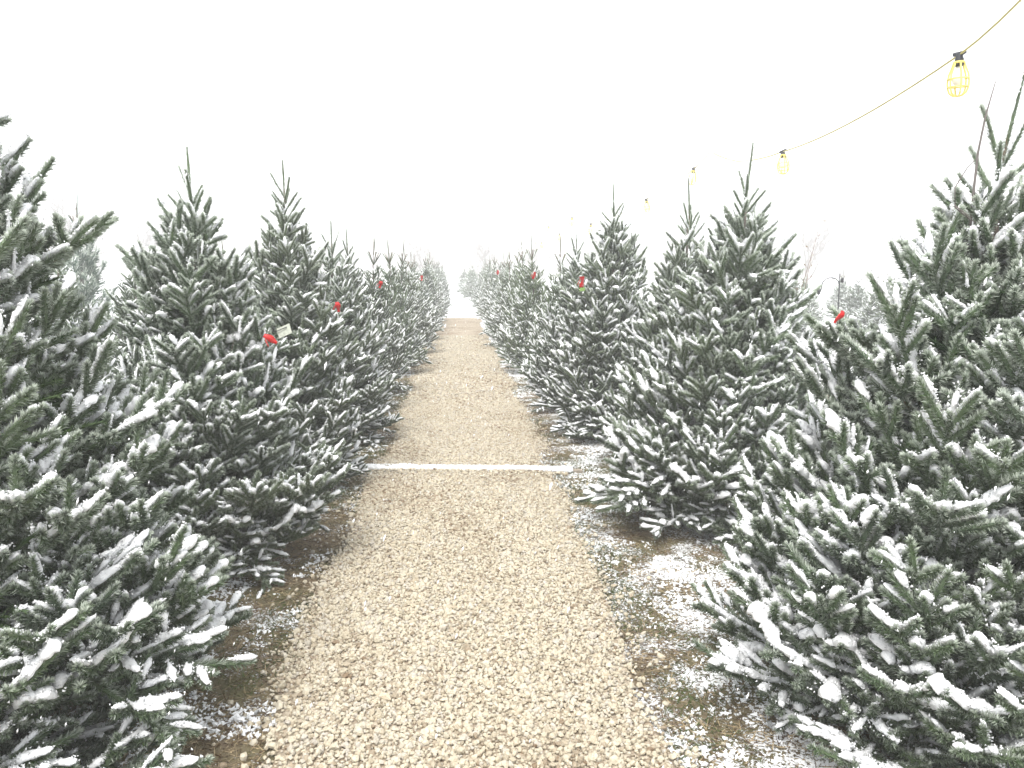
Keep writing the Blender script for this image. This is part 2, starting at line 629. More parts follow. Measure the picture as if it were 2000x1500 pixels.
# fallen needles, dead grass and moss tufts on the verges
M_LITTER = plain('dead_needles', (0.09, 0.055, 0.03), 0.9, 0.3, 30)
g = Geo()
n = 70000
x = np.where(rng.random(n) < 0.5, -0.62 - rng.exponential(0.45, n), 0.68 + rng.exponential(0.45, n))
y = 1.6 + 10 * rng.random(n) ** 1.3
green = np.clip((fbm(x * 1.7, y * 1.7, 51) - 0.42) * 5, 0, 1)
ln = rng.uniform(0.015, 0.05, n)
az = rng.uniform(0, 2 * math.pi, n)
el = rng.uniform(0.0, 0.9, n) * (0.5 + 0.6 * green)
d = np.stack([np.cos(az) * np.cos(el), np.sin(az) * np.cos(el), np.sin(el)], 1)
s = norm(np.cross(d, rng.normal(size=(n, 3)))) * rng.uniform(0.0012, 0.0024, n)[:, None]
b0 = np.stack([x, y, ground_z(x, y) + 0.002], 1)
v = np.stack([b0 - s, b0 + s, b0 + d * ln[:, None]], 1)
pick = np.where(rng.random(n) < green * 0.75, 2, np.where(rng.random(n) < 0.5, 0, 1))
for slot in range(3):
    w_ = v[pick == slot]
    g.add(w_.reshape(-1, 3), np.arange(len(w_) * 3).reshape(-1, 3), slot)
litter = link('grass', g.mesh('grass', [M_LITTER, plain('straw', (0.38, 0.30, 0.18), 0.8, 0.2, 30), plain('moss', (0.075, 0.10, 0.03), 0.9, 0.3, 20)]))
tag(litter, 'short dead grass, moss and fallen needles on the verges', 'grass', kind='stuff')

# ------------------------------------------------------------------ fir boughs
SEC = np.array([(math.cos(q), math.sin(q)) for q in (R(-28), R(4), R(33), R(62), R(90), R(118), R(147), R(176), R(208))])


class Strand:
    __slots__ = ('p', 'd', 'L', 'kind')

    def __init__(self, p, d, L, kind):
        self.p, self.d, self.L, self.kind = p, d, L, kind


def grow(p, d, L, bend, r, kind, step=0.022, wob=0.085):
    K = max(3, int(L / step) + 1)
    h = L / (K - 1)
    pts, dirs = [np.asarray(p, float)], [norm(d)]
    dd = norm(d)
    for k in range(K - 1):
        dd = norm(dd + UP * bend * h + r.normal(size=3) * wob * math.sqrt(h / 0.022) * 0.6)
        pts.append(pts[-1] + dd * h)
        dirs.append(dd)
    return Strand(np.array(pts), np.array(dirs), L, kind)


def side_of(d, r):
    s = np.cross(d, UP)
    if np.linalg.norm(s) < 0.25:
        s = np.cross(d, r.normal(size=3))
    return norm(s)


def bough_strands(r, L, pitch, bend, up_chance=0.4, dense=1.0, up_len=(0.06, 0.12)):
    out = []
    d0 = np.array([math.cos(pitch), 0.0, math.sin(pitch)])
    main = grow((0, 0, 0), d0, L, bend, r, 'main')
    out.append(main)
    K = len(main.p)
    s, sgn = 0.20 * L, 1
    while s < L - 0.03:
        k = min(K - 1, int(s / L * (K - 1)))
        p, d = main.p[k], main.d[k]
        sd = side_of(d, r)
        for sg in ((1, -1) if r.random() < 0.6 else (sgn,)):
            a = R(r.uniform(36, 58))
            dl = d * math.cos(a) + sd * sg * math.sin(a) + UP * r.uniform(-0.08, 0.40)
            ll = float(np.clip((L - s) * 0.5 + 0.06, 0.07, 0.23) * r.uniform(0.7, 1.2))
            lat = grow(p, dl, ll, bend * 0.6 + r.uniform(-0.6, 2.4), r, 'lateral')
            out.append(lat)
            if ll > 0.115:
                q = ll * 0.34
                while q < ll - 0.03:
                    kk = min(len(lat.p) - 1, int(q / ll * (len(lat.p) - 1)))
                    pd = lat.d[kk]
                    ps = side_of(pd, r)
                    for sg2 in (1, -1):
                        if r.random() < 0.8:
                            a2 = R(r.uniform(34, 55))
                            l2 = float(np.clip((ll - q) * 0.5 + 0.04, 0.045, 0.105) * r.uniform(0.8, 1.2))
                            out.append(grow(lat.p[kk], pd * math.cos(a2) + ps * sg2 * math.sin(a2) + UP * r.uniform(-0.10, 0.42), l2, r.uniform(-1.5, 3.5), r, 'shoot'))
                    if r.random() < up_chance * 0.5:
                        out.append(grow(lat.p[kk], pd * 0.6 + UP * 0.8 + r.normal(size=3) * 0.15, r.uniform(*up_len), 0.5, r, 'shoot'))
                    q += r.uniform(0.05, 0.075) / dense
        if r.random() < up_chance:
            out.append(grow(p, d * 0.55 + UP * 0.85 + r.normal(size=3) * 0.15, r.uniform(*up_len), 0.5, r, 'shoot'))
        sgn = -sgn
        s += r.uniform(0.040, 0.066) / dense
    for sg in (1, -1):
        a = R(r.uniform(26, 45))
        d, sd = main.d[-3], side_of(main.d[-3], r)
        out.append(grow(main.p[-3], d * math.cos(a) + sd * sg * math.sin(a) + UP * r.uniform(0, 0.15), r.uniform(0.07, 0.12), 1.0, r, 'shoot'))
    return out


def clothe(g, strands, r, dens, nl=(0.015, 0.022), nw=0.0026, frost=0.30, snow=1.0, lod=0, twig_sides=3):
    """needles, twig wood, snow cushions and rime crumbs for a list of strands; slots 0 needle 1 twig 2 snow"""
    reach = max(float(st.p[-1, 0]) for st in strands)
    reach = reach if reach > 0.14 and strands[0].kind == 'main' else 0
    for st in strands:
        P, D, L = st.p, st.d, st.L
        K = len(P)
        tip = st.kind != 'main'
        # wood
        r0 = {'main': 0.004 + 0.004 * L, 'lateral': 0.0028, 'shoot': 0.002, 'leader': 0.006, 'inner': 0.003}[st.kind]
        if lod == 0:
            idx = np.unique(np.linspace(0, K - 1, 4).astype(int))
            tube(g, P[idx], np.linspace(r0, 0.0016, len(idx)), twig_sides, 1, 0.2, cap=False)
        # the dense heart of the needle brush
        if True:
            kk = np.unique(np.linspace(0 if tip else int(0.2 * K), K - 1, 4 if lod == 0 else 3).astype(int))
            rr = (0.0058 if lod == 0 else 0.0085) * np.ones(len(kk))
            rr[-1] *= 0.55
            rr[0] *= 0.7
            tube(g, P[kk], rr * r.uniform(0.8, 1.15, len(kk)), 4, 0, 0.0 if st.kind == 'inner' else 0.05)
        # needles
        f0 = 0.10 if st.kind == 'main' else 0.0
        n = int(dens * L * (1 - f0))
        n_tip = int(dens * 0.012)
        u = np.concatenate([r.uniform(f0, 1, n), np.full(n_tip, 0.985)])
        n = len(u)
        if n:
            fk = u * (K - 1)
            k0 = np.minimum(fk.astype(int), K - 2)
            w = (fk - k0)[:, None]
            p = P[k0] * (1 - w) + P[k0 + 1] * w
            d = D[k0]
            ref = np.where(np.abs(d[:, 2:3]) > 0.93, np.array([[1.0, 0.13, 0.0]]), UP[None])
            s = norm(np.cross(d, ref))
            t = np.cross(s, d)
            ph = r.uniform(0, 2 * math.pi, n)
            ph = ph + 0.45 * np.cos(ph) * (np.abs(d[:, 2]) < 0.9)          # brushed towards the upper side
            a = R(54) + r.normal(scale=0.20, size=n) - 0.15 * u
            a[-n_tip:] = r.uniform(0.1, 0.8, n_tip) if n_tip else a[-n_tip:]
            o = np.cos(ph)[:, None] * s + np.sin(ph)[:, None] * t
            nd = norm(np.cos(a)[:, None] * d + np.sin(a)[:, None] * o)
            ln = r.uniform(nl[0], nl[1], n) * (1 - 0.25 * np.clip((u - 0.85) / 0.15, 0, 1))
            if st.kind == 'leader':
                ln *= 0.75
            tt = norm(np.cross(nd, r.normal(size=(n, 3)))) * (nw * 0.5)
            v = np.stack([p - tt, p + tt, p + nd * ln[:, None]], 1)
            up = o[:, 2]
            fr = frost * (0.42 + 1.9 * np.clip(up + 0.10, 0, 1) ** 1.2 + 0.5 * np.clip((u - 0.7) / 0.3, 0, 1)) + r.normal(scale=0.14, size=n)
            if st.kind == 'inner':
                fr = fr * 0.2
            fr = np.clip(fr, 0.0, 0.9)
            col = np.stack([fr * 0.40, fr * 0.40, fr * 1.5], 1).clip(0, 0.95)
            g.add(v.reshape(-1, 3), np.arange(n * 3).reshape(-1, 3), 0, col.ravel())
        # snow
        if snow <= 0 or st.kind in ('inner',):
            continue
        slope = abs(float(P[-1, 2] - P[0, 2])) / L
        if st.kind == 'leader':
            steep = True
        else:
            steep = slope > 0.80
        outer = float(np.clip((P[-1, 0] / reach - 0.45) / 0.35, 0, 1)) if reach else 1.0
        pr = 0.30 + 0.48 * outer
        if r.random() > pr * min(1, 0.5 + 0.5 * snow):
            continue
        load = r.choice([0.58, 0.80, 1.15], p=[0.58, 0.30, 0.12]) * (0.72 + 0.28 * outer)
        a0 = (r.uniform(0.45, 0.8) if st.kind == 'main' else r.uniform(0.05, 0.65))
        a1 = 1.0 if r.random() < 0.8 else r.uniform(0.75, 0.97)
        base = load * r.uniform(0.0088, 0.0142) * (1.0 if not steep else 0.62) * (0.55 + 0.45 * snow)
        if st.kind == 'main':
            base *= 1.15
        rings = {0: max(5, int((a1 - a0) * L / 0.0075) + 3), 1: 4}[lod]
        us = np.linspace(a0, a1, rings)
        fk = us * (K - 1)
        k0 = np.minimum(fk.astype(int), K - 2)
        w = (fk - k0)[:, None]
        c = P[k0] * (1 - w) + P[k0 + 1] * w
        d = D[k0]
        ref = np.where(np.abs(d[:, 2:3]) > 0.93, np.array([[1.0, 0.13, 0.0]]), UP[None])
        s = norm(np.cross(d, ref))
        t = np.cross(s, d)
        q = np.linspace(0, 1, rings)
        prof = np.clip(np.minimum(0.35 + q * 1.6, np.sqrt(np.clip(1.0 - ((q - 0.86) / 0.15).clip(0, 1) ** 2, 0, 1)) + 0.12), 0.12, 1.0)
        prof[0] = 0.15
        lump = 1 + 0.20 * np.sin(q * rings * 0.62 + r.uniform(0, 6)) + r.normal(scale=0.07, size=rings)
        hw = base * prof * lump.clip(0.6, 1.5)
        lift = np.where(np.abs(d[:, 2]) > 0.8, 0.008, 0.0105)
        cen = c + t * lift[:, None] + d * (np.clip((q - 0.8) / 0.2, 0, 1) * 0.008)[:, None]
        sec = SEC if lod == 0 else SEC[[0, 3, 5, 8]]
        m = len(sec)
        jit = 1 + r.normal(scale=0.11 if lod == 0 else 0.05, size=(rings, m, 1)).clip(-0.25, 0.3)
        v = cen[:, None, :] + jit * hw[:, None, None] * (sec[None, :, 0:1] * 1.05 * s[:, None, :] + sec[None, :, 1:2] * 0.95 * t[:, None, :])
        f = []
        for k in range(rings - 1):
            for j in range(m):
                j2 = (j + 1) % m
                e, h_, x_, y_ = k * m + j, k * m + j2, (k + 1) * m + j2, (k + 1) * m + j
                f += [(e, h_, x_), (e, x_, y_)]
        for j in range(1, m - 1):
            f.append((0, j + 1, j))
            o_ = (rings - 1) * m
            f.append((o_, o_ + j, o_ + j + 1))
        g.add(v.reshape(-1, 3), f, 2)
        if lod == 0:
            nc = int(800 * L * (a1 - a0)) + 3
            u = r.integers(0, rings, nc)
            pos = cen[u] + s[u] * (r.normal(size=(nc, 1)) * hw[u][:, None] * 1.1) + t[u] * (r.uniform(-0.3, 1.1, (nc, 1)) * hw[u][:, None]) + d[u] * r.uniform(-0.006, 0.006, (nc, 1))
            lumps(g, pos, r.uniform(0.0013, 0.0040, nc), TET_V, TET_F, 0.25, (0.7, 1.4), 2, 0, 1.0, r)


N_CLASS, N_SEED = 8, 4
R_CAN = 0.66


def profile(t):
    return ((1 - t) ** 0.66) * (0.86 + 0.30 * min(t, 0.5)) + 0.035


def pitch_of(t):
    return R(np.interp(t, [0, 0.12, 0.35, 0.6, 0.8, 1.0], [-13, 2, 20, 36, 50, 62]))


def build_boughs(lod, dens, needle=(0.015, 0.022), width=0.0026, seeds=N_SEED, seed0=0, frost=1.0, dense=1.0):
    lib = []
    for c in range(N_CLASS):
        t = c / (N_CLASS - 1)
        row = []
        for sd in range(seeds):
            r = np.random.default_rng(1000 + seed0 + c * 37 + sd)
            p = float(pitch_of(t)) + R(r.uniform(-5, 5))
            L = R_CAN * profile(t) / math.cos(p * 0.9) * r.uniform(0.95, 1.05)
            L = max(L, 0.16)
            bend = float(np.interp(t, [0, 0.3, 0.6, 1.0], [0.7, 1.3, 1.3, 0.9]))
            st = bough_strands(r, L, p, bend, up_chance=float(np.interp(t, [0, .3, 1], [0.25, 0.5, 0.55])), dense=dense,
                               up_len=(0.06, 0.11 + 0.03 * t))
            g = Geo()
            fr = float(np.interp(t, [0, 0.4, 1], [0.17, 0.34, 0.60])) * frost
            sn = float(np.interp(t, [0, 0.35, 1], [1.10, 1.0, 0.85]))
            clothe(g, st, r, dens, needle, width, fr, sn, lod)
            row.append((g, st[0].p[-1].copy()))
        lib.append(row)
    return lib


FIR_MATS = [M_NEEDLE, M_TWIG, M_SNOW]
lib_hi = build_boughs(0, 2600, (0.0150, 0.0205), 0.0040, dense=0.90)
LIB = [[(g.mesh('bough', FIR_MATS, (1, 2)), tip) for g, tip in row] for row in lib_hi]
lib_lo = build_boughs(1, 230, (0.018, 0.026), 0.0066, 2, 500, 1.45, 0.8)
LIB_LO = [[(g.arrays(), tip) for g, tip in row] for row in lib_lo]

# leader shoots: the bare upright tops
LEADERS = []
for sd in range(4):
    r = np.random.default_rng(70 + sd)
    g = Geo()
    L = (0.24, 0.28, 0.32, 0.36)[sd]
    st = [grow((0, 0, 0), (r.normal(scale=0.05), r.normal(scale=0.05), 1), L, 0, r, 'leader', wob=0.02)]
    clothe(g, st, r, 1500, (0.016, 0.022), 0.0042, 0.6, 0.5, 0, 5)
    top = []
    for q in range(9):
        az = q * 2.4 + r.uniform(-.4, .4)
        top.append(grow((0, 0, 0.03 - 0.022 * q), (math.cos(az) * (0.5 + .06 * q), math.sin(az) * (0.5 + .06 * q), 1), r.uniform(0.12, 0.20), 0.6, r, 'shoot'))
    clothe(g, top, r, 2400, (0.016, 0.022), 0.0040, 0.60, 0.9, 0)
    LEADERS.append(g.mesh('leader_shoot', FIR_MATS, (1, 2)))
LEADERS_ARR = []
for sd in range(2):
    r = np.random.default_rng(90 + sd)
    g = Geo()
    clothe(g, [grow((0, 0, 0), (r.normal(scale=0.05), 0, 1), 0.27, 0, r, 'leader', wob=0.02)], r, 260, (0.014, 0.02), 0.005, 0.5, 0.5, 1)
    tube(g, [(0, 0, 0), (0, 0, 0.26)], [0.006, 0.003], 4, 1, 0)
    LEADERS_ARR.append(g.arrays())

# inner wood and sparse old needles that fill the heart of a crown (unit tree: radius 0.66, height 2)
INNER = []
for sd in range(2):
    r = np.random.default_rng(110 + sd)
    g = Geo()
    st = []
    for q in range(330):
        t = r.uniform(0.02, 0.80)
        az = r.uniform(0, 2 * math.pi)
        rad = R_CAN * profile(t) * r.uniform(0.05, 0.55)
        p = np.array([math.cos(az) * rad, math.sin(az) * rad, 0.08 + t * 1.75])
        st.append(grow(p, np.array([math.cos(az + r.normal(scale=.5)), math.sin(az + r.normal(scale=.5)), 0.3]), min(r.uniform(0.10, 0.24), max(0.06, R_CAN * profile(t) * 0.72 - rad)), 0.3, r, 'inner', 0.03))
    clothe(g, st, r, 330, (0.018, 0.026), 0.005, 0.05, 0, 0)
    INNER.append(g)
INNER_ME = [g.mesh('crown', FIR_MATS, (1,)) for g in INNER]
INNER_ARR = [g.arrays() for g in INNER]


def trunk_mesh(H, seed):
    r = np.random.default_rng(seed)
    g = Geo()
    zs = np.linspace(0, H, 12)
    pts = np.stack([r.normal(scale=0.006, size=12).cumsum() * 0.5, r.normal(scale=0.006, size=12).cumsum() * 0.5, zs], 1)
    pts[0, :2] = 0
    tube(g, pts, np.linspace(0.042, 0.005, 12) * (1 + r.normal(scale=0.04, size=12)), 9, 0)
    return g.mesh('trunk', [M_BARK], (0,))


def bough_plan(H, Rm, n, r, z_base=0.04, top=0.0):
    """yields (t, tip radius, tip height, azimuth) for each bough of a crown"""
    ts = np.linspace(0, 1, 400)
    wgt = np.array([0.16 + profile(t) for t in ts])
    cdf = np.cumsum(wgt) / wgt.sum()
    az, p1, p2 = r.uniform(0, 6.28, 3)
    for i in range(n):
        t = float(np.interp((i + 0.5) / n, cdf, ts))
        t = min(max(t + r.normal(scale=0.012), 0), 1)
        az += 2.39996 + r.normal(scale=0.22)
        side = 1 + 0.09 * math.cos(az - p1) + 0.07 * math.cos(2 * az - p2 + 5 * t)
        yield t, Rm * profile(t) * r.uniform(0.80, 1.16) * side * (1 + top * t), z_base + t * (H - z_base), az


def fir_tree(X, D, H, Rm, label, group, seed, n=150, lean=(0, 0), leader=None, extra=(), gap=None, top=0.0):
    """a detailed fir: trunk, crown and every bough in it"""
    r = np.random.default_rng(seed)
    t_ = link('fir_tree', None, None, (X, D, 0))
    t_.rotation_euler = (lean[1], lean[0], 0)
    tag(t_, label, 'fir tree', group)
    Hc = H - (leader if leader else 0.26)          # top of the side shoots' whorl
    link('trunk', trunk_mesh(Hc - 0.04, seed), t_)
    crown = link('crown', INNER_ME[seed % 2], t_, rot=(0, 0, r.uniform(0, 6.28)), scale=(Rm / R_CAN, Rm / R_CAN, Hc / 2.0))
    inv = crown.matrix_basis.inverted()
    for t, rad, z, az in list(bough_plan(Hc - 0.04, Rm, n, r, top=top)) + list(extra):
        if (t, rad, z, az) in extra:
            gap = None
        if gap and gap[2] < z < gap[3] and abs((az - gap[0] + math.pi) % (2 * math.pi) - math.pi) < gap[1]:
            rad = min(rad, gap[4])
        c = int(round(t * (N_CLASS - 1)))
        me, tip = LIB[c][r.integers(0, N_SEED)]
        s = float(np.clip(rad / math.hypot(tip[0], tip[1]), 0.7, 1.5))
        z0 = max(z - tip[2] * s, 0.09 + r.uniform(0, 0.06))
        M = (Matrix.Translation((0, 0, z0)) @ Matrix.Rotation(az, 4, 'Z') @ Matrix.Rotation(r.normal(scale=0.07), 4, 'Y')
             @ Matrix.Rotation(r.normal(scale=0.10), 4, 'X') @ Matrix.Diagonal((s, s * (1 if r.random() < 0.5 else -1), s, 1)))
        b = bpy.data.objects.new('bough', me)
        COL.objects.link(b)
        b.parent = crown
        b.matrix_parent_inverse = inv
        b.matrix_basis = M
    ld = bpy.data.objects.new('leader_shoot', LEADERS[int(np.clip(round(((leader or 0.26) - 0.24) / 0.04), 0, 3))])
    COL.objects.link(ld)
    ld.parent = crown
    ld.matrix_parent_inverse = inv
    ld.matrix_basis = Matrix.Translation((0, 0, Hc - 0.03)) @ Matrix.Rotation(r.uniform(0, 6), 4, 'Z')
    return t_


# whole crowns for the far firs, each one mesh shared by several trees
def merged_crown(seed, n, lib, leaders, H=2.0, Rm=R_CAN, mats=FIR_MATS):
    r = np.random.default_rng(seed)
    g = Geo()
    ns = len(lib[0])
    g.add_geo(INNER_ARR[seed % 2], np.diag([1, 1, 0.9, 1]))
    for t, rad, z, az in bough_plan(H - 0.36, Rm, n, r):
        c = int(round(t * (N_CLASS - 1)))
        arr, tip = lib[c][r.integers(0, ns)]
        s = float(np.clip(rad / math.hypot(tip[0], tip[1]), 0.7, 1.5))
        z0 = max(z - tip[2] * s, 0.1)
        M = (Matrix.Translation((0, 0, z0)) @ Matrix.Rotation(az, 4, 'Z') @ Matrix.Rotation(r.normal(scale=0.07), 4, 'Y')
             @ Matrix.Diagonal((s, s, s, 1)))
        g.add_geo(arr, M)
    for q in range(5):
        az = q * 1.3
        M = Matrix.Translation((0, 0, H - 0.40)) @ Matrix.Rotation(az, 4, 'Z') @ Matrix.Rotation(R(28), 4, 'Y') @ Matrix.Diagonal((1.3, 1.3, .7, 1))
        g.add_geo(leaders[q % len(leaders)], M)
    g.add_geo(leaders[0], Matrix.Translation((0, 0, H - 0.28)))
    return g.mesh('crown', mats, (1, 2))


FAR_CROWNS = [merged_crown(300 + q, 88, LIB_LO, LEADERS_ARR) for q in range(3)]
FAR_TRUNK = trunk_mesh(1.75, 9)


def far_fir(X, D, H, Rm, label, group, seed):
    t_ = link('fir_tree', None, None, (X, D, 0), (R(2.5) * math.sin(seed * 2.1 + X), R(2.5) * math.cos(seed * 3.3 + X), (seed * 1.7) % 6.28))
    tag(t_, label, 'fir tree', group)
    sc = (Rm / R_CAN, Rm / R_CAN, H / 2.0)
    link('trunk', FAR_TRUNK, t_, scale=sc)
    link('crown', FAR_CROWNS[seed % 3], t_, scale=sc)
    return t_


GL, GR = 'firs lining the left side of the path', 'firs lining the right side of the path'
fir_tree(-1.58, 2.62, 2.62, 0.98, 'big snow-tipped fir cut off by the left edge of the picture', GL, 1, 215, (R(-1.5), 0), top=0.10)
fir_tree(-1.33, 4.30, 2.16, 0.62, 'fir with red tag and pale paper card, second along the left side', GL, 2, 175, top=0.28)
fir_tree(-1.17, 5.80, 2.29, 0.52, 'slim dark fir with a long bare leader, third along the left side', GL, 3, 155, top=0.15)
fir_tree(-1.10, 7.40, 1.98, 0.50, 'shorter fir behind the slim dark one, fourth along the left side', GL, 4, 135)
fir_tree(-1.16, 8.90, 1.98, 0.54, 'fir set back from the gravel, fifth along the left side', GL, 5, 120)
fir_tree(1.68, 2.62, 2.25, 0.86, 'big fir with thick snow caps and tall leader at the right edge', GR, 6, 190, (R(2.5), 0), 0.36, [(0.62, 0.52, 1.41, math.atan2(-0.17, -0.50))], (math.atan2(-0.1, -0.5), 0.55, 1.30, 1.75, 0.40), 0.75)
fir_tree(1.62, 4.85, 2.31, 0.74, 'tall dense fir with crooked leader under the light cable, second on the right', GR, 7, 190, (R(2.6), 0), 0.36, [(0.03, 1.02, 0.20, R(176)), (0.08, 0.98, 0.28, R(190)), (0.05, 0.95, 0.16, R(205)), (0.10, 0.95, 0.36, R(168))], top=0.22)
fir_tree(1.77, 6.25, 2.24, 0.64, 'fir half hidden behind the tall dense fir, third on the right', GR, 8, 150, (0, 0), 0.34)
fir_tree(1.43, 7.50, 2.32, 0.62, 'fir with red and green tag, fourth along the right side', GR, 9, 150, (0, 0), 0.30, top=0.25)
fir_tree(1.30, 9.00, 1.98, 0.56, 'fir with small red tag near its top, fifth along the right side', GR, 10, 120)

ORD = ['sixth', 'seventh', 'eighth', 'ninth', 'tenth', 'eleventh', 'twelfth', 'thirteenth', 'fourteenth', 'fifteenth', 'sixteenth', 'seventeenth', 'eighteenth',
       'nineteenth', 'twentieth', 'twenty-first', 'twenty-second', 'twenty-third', 'twenty-fourth']
NTH = ['first', 'second', 'third', 'fourth', 'fifth'] + ORD
r = np.random.default_rng(5)
for i, D in enumerate(np.arange(10.4, 36, 1.5)):
    xl = float(np.interp(D, [10, 13, 20, 28, 36], [-1.02, -0.95, -0.92, -0.84, -0.76]))
    xr = float(np.interp(D, [10, 15, 20, 36], [1.27, 1.12, 1.12, 1.15]))
    for side, x, gname in (('left', xl, GL), ('right', xr, GR)):
        lab = ('%s snow-dusted fir along the %s side of the path' if i < 7 else '%s fir along the %s side of the path, pale in the haze') % (ORD[i], side)
        grp = gname
        far_fir(x + r.normal(scale=0.06), D + r.normal(scale=0.15), r.uniform(1.88, 2.12), r.uniform(0.50, 0.60), lab, grp, i * 2 + (side == 'right'))
# firs that close the end of the path
for i in range(12):
    far_fir(0.75 + (i % 4) * 1.15 + r.normal(scale=0.15), 43 + (i // 4) * 4.0 + (i % 4) * 0.8, r.uniform(1.7, 2.1), r.uniform(0.6, 0.75),
            'faint fir closing the path end, %s row, %s from left' % (('front', 'middle', 'back')[i // 4], NTH[i % 4]), 'misty firs closing the end of the path', i)
# second row, behind the left one
for i, D in enumerate((5.3, 6.8, 8.3, 9.8, 11.3, 12.8)):
    far_fir(-3.2 + r.normal(scale=0.1), D, r.uniform(1.86, 2.02), r.uniform(0.55, 0.64),
            '%s snowy fir from the camera in the row behind the left one' % NTH[i], 'firs in the row behind the left one', i + 1)
# young firs across the snowy lane on the right
for i in range(9):
    far_fir(7.2 + (i % 3) * 1.6 + (i // 3) * 1.7 + r.normal(scale=0.2), 16.5 + (i // 3) * 4.5, r.uniform(1.45, 1.62), r.uniform(0.6, 0.7),
            'small pale fir across the right lane, %s row, %s from the path' % (('near', 'middle', 'far')[i // 3], NTH[i % 3]), 'small firs across the right lane', i + 2)

# ------------------------------------------------------------------ pine behind the left rows
lib_pine = build_boughs(1, 330, (0.045, 0.07), 0.006, 1, 900, 1.3, 0.55)
PINE = merged_crown(401, 46, [[(g.arrays(), tip) for g, tip in row] for row in lib_pine], LEADERS_ARR, mats=[M_PINE, M_TWIG, M_SNOW])
o = link('pine_tree', None, None, (-5.72, 13.0, 0))
tag(o, 'pale blue-green pine rising behind the firs on the left', 'pine tree')
link('trunk', FAR_TRUNK, o, scale=(1.3, 1.3, 1.36))
link('crown', PINE, o, scale=(1.25, 1.25, 1.34))

# ------------------------------------------------------------------ far hill and bare trees in the mist
M_HILL = plain('winter_hill', (0.17, 0.13, 0.115), 0.95, 0.3, 0.15)
M_BARE = plain('bare_branches', (0.15, 0.125, 0.115), 0.95, 0.2, 4)
g = Geo()
hx = np.linspace(-230, 230, 116)
hy = np.linspace(125, 270, 16)
HX, HY = np.meshgrid(hx, hy)
ridge = np.sin(np.clip((HY - 125) / 145, 0, 1) * math.pi)
HZ = ridge * (5.5 + 5.0 * fbm(HX * 0.03 + 9, HY * 0.03, 61)) + (value_noise(HX * 0.4, HY * 0.4, 62) - .5) * 1.6 * ridge - 0.4
i_, j_ = np.meshgrid(np.arange(len(hx) - 1), np.arange(len(hy) - 1))
a_ = (j_ * len(hx) + i_).ravel()
g.add(np.stack([HX, HY, HZ], -1).reshape(-1, 3),
      np.concatenate([np.stack([a_, a_ + 1, a_ + len(hx) + 1], 1), np.stack([a_, a_ + len(hx) + 1, a_ + len(hx)], 1)]), 0)
tag(link('hills', g.mesh('hills', [M_HILL], (0,))), kind='structure')


def bare_tree_mesh(seed, H=8.0):
    r = np.random.default_rng(seed)
    gt, gc = Geo(), Geo()

    def branch(p, d, L, rad, depth, g):
        K = 4
        pts, dd = [np.array(p, float)], norm(d)
        for k in range(K - 1):
            dd = norm(dd + r.normal(size=3) * 0.13 + UP * 0.06)
            pts.append(pts[-1] + dd * L / (K - 1))
        tube(g, pts, np.linspace(rad, rad * 0.6, K), 3 if depth else 7, 0, cap=False)
        if depth >= 5:
            return
        for q in range(5 if depth == 0 else int(r.integers(3, 5))):
            k = int(r.integers(1, K)) if q else K - 1
            s = norm(np.cross(dd, r.normal(size=3)))
            a = R(r.uniform(18, 48))
            branch(pts[k], dd * math.cos(a) + s * math.sin(a) + UP * 0.12, L * r.uniform(0.55, 0.78), max(rad * 0.55, 0.013), depth + 1, gc)

    branch((0, 0, 0), (0, 0, 1), H * 0.30, H * 0.022, 0, gt)
    return gt.mesh('trunk', [M_BARE], (0,)), gc.mesh('branches', [M_BARE])


BARE = [bare_tree_mesh(500 + q) for q in range(3)]
r = np.random.default_rng(17)
bare = [(-28, 62, 9.0, 'tallest faint bare tree in the mist above the pale pine'),
        (-24, 66, 7.0, 'faint bare tree in the mist between pine and second left fir'),
        (-2.9, 70, 5.9, 'faint bare tree in the mist left of the path end'),
        (2.4, 74, 5.6, 'faint bare tree in the mist above the end of the path'),
        (26, 60, 6.4, 'rounded grey bare tree in the mist right of the tall dense fir')]
for k in range(16):
    x_ = -62 + k * 8.2 + r.normal(scale=2)
    bare.append((x_, 80 + r.uniform(-8, 16), r.uniform(4.5, 6.5), 'low bare tree, %s from the left along the distant misty wood edge' % NTH[k]))
for k, (x_, y_, h_, lab) in enumerate(bare):
    o = link('bare_tree', None, None, (x_, y_, 0), (0, 0, k * 1.9), (h_ / 8 * 1.15, h_ / 8 * 1.15, h_ / 8))
    tag(o, lab, 'bare tree', 'bare trees along the misty wood edge' if k >= 5 else 'bare trees in the mist')
    link('trunk', BARE[k % 3][0], o)
    link('branches', BARE[k % 3][1], o)

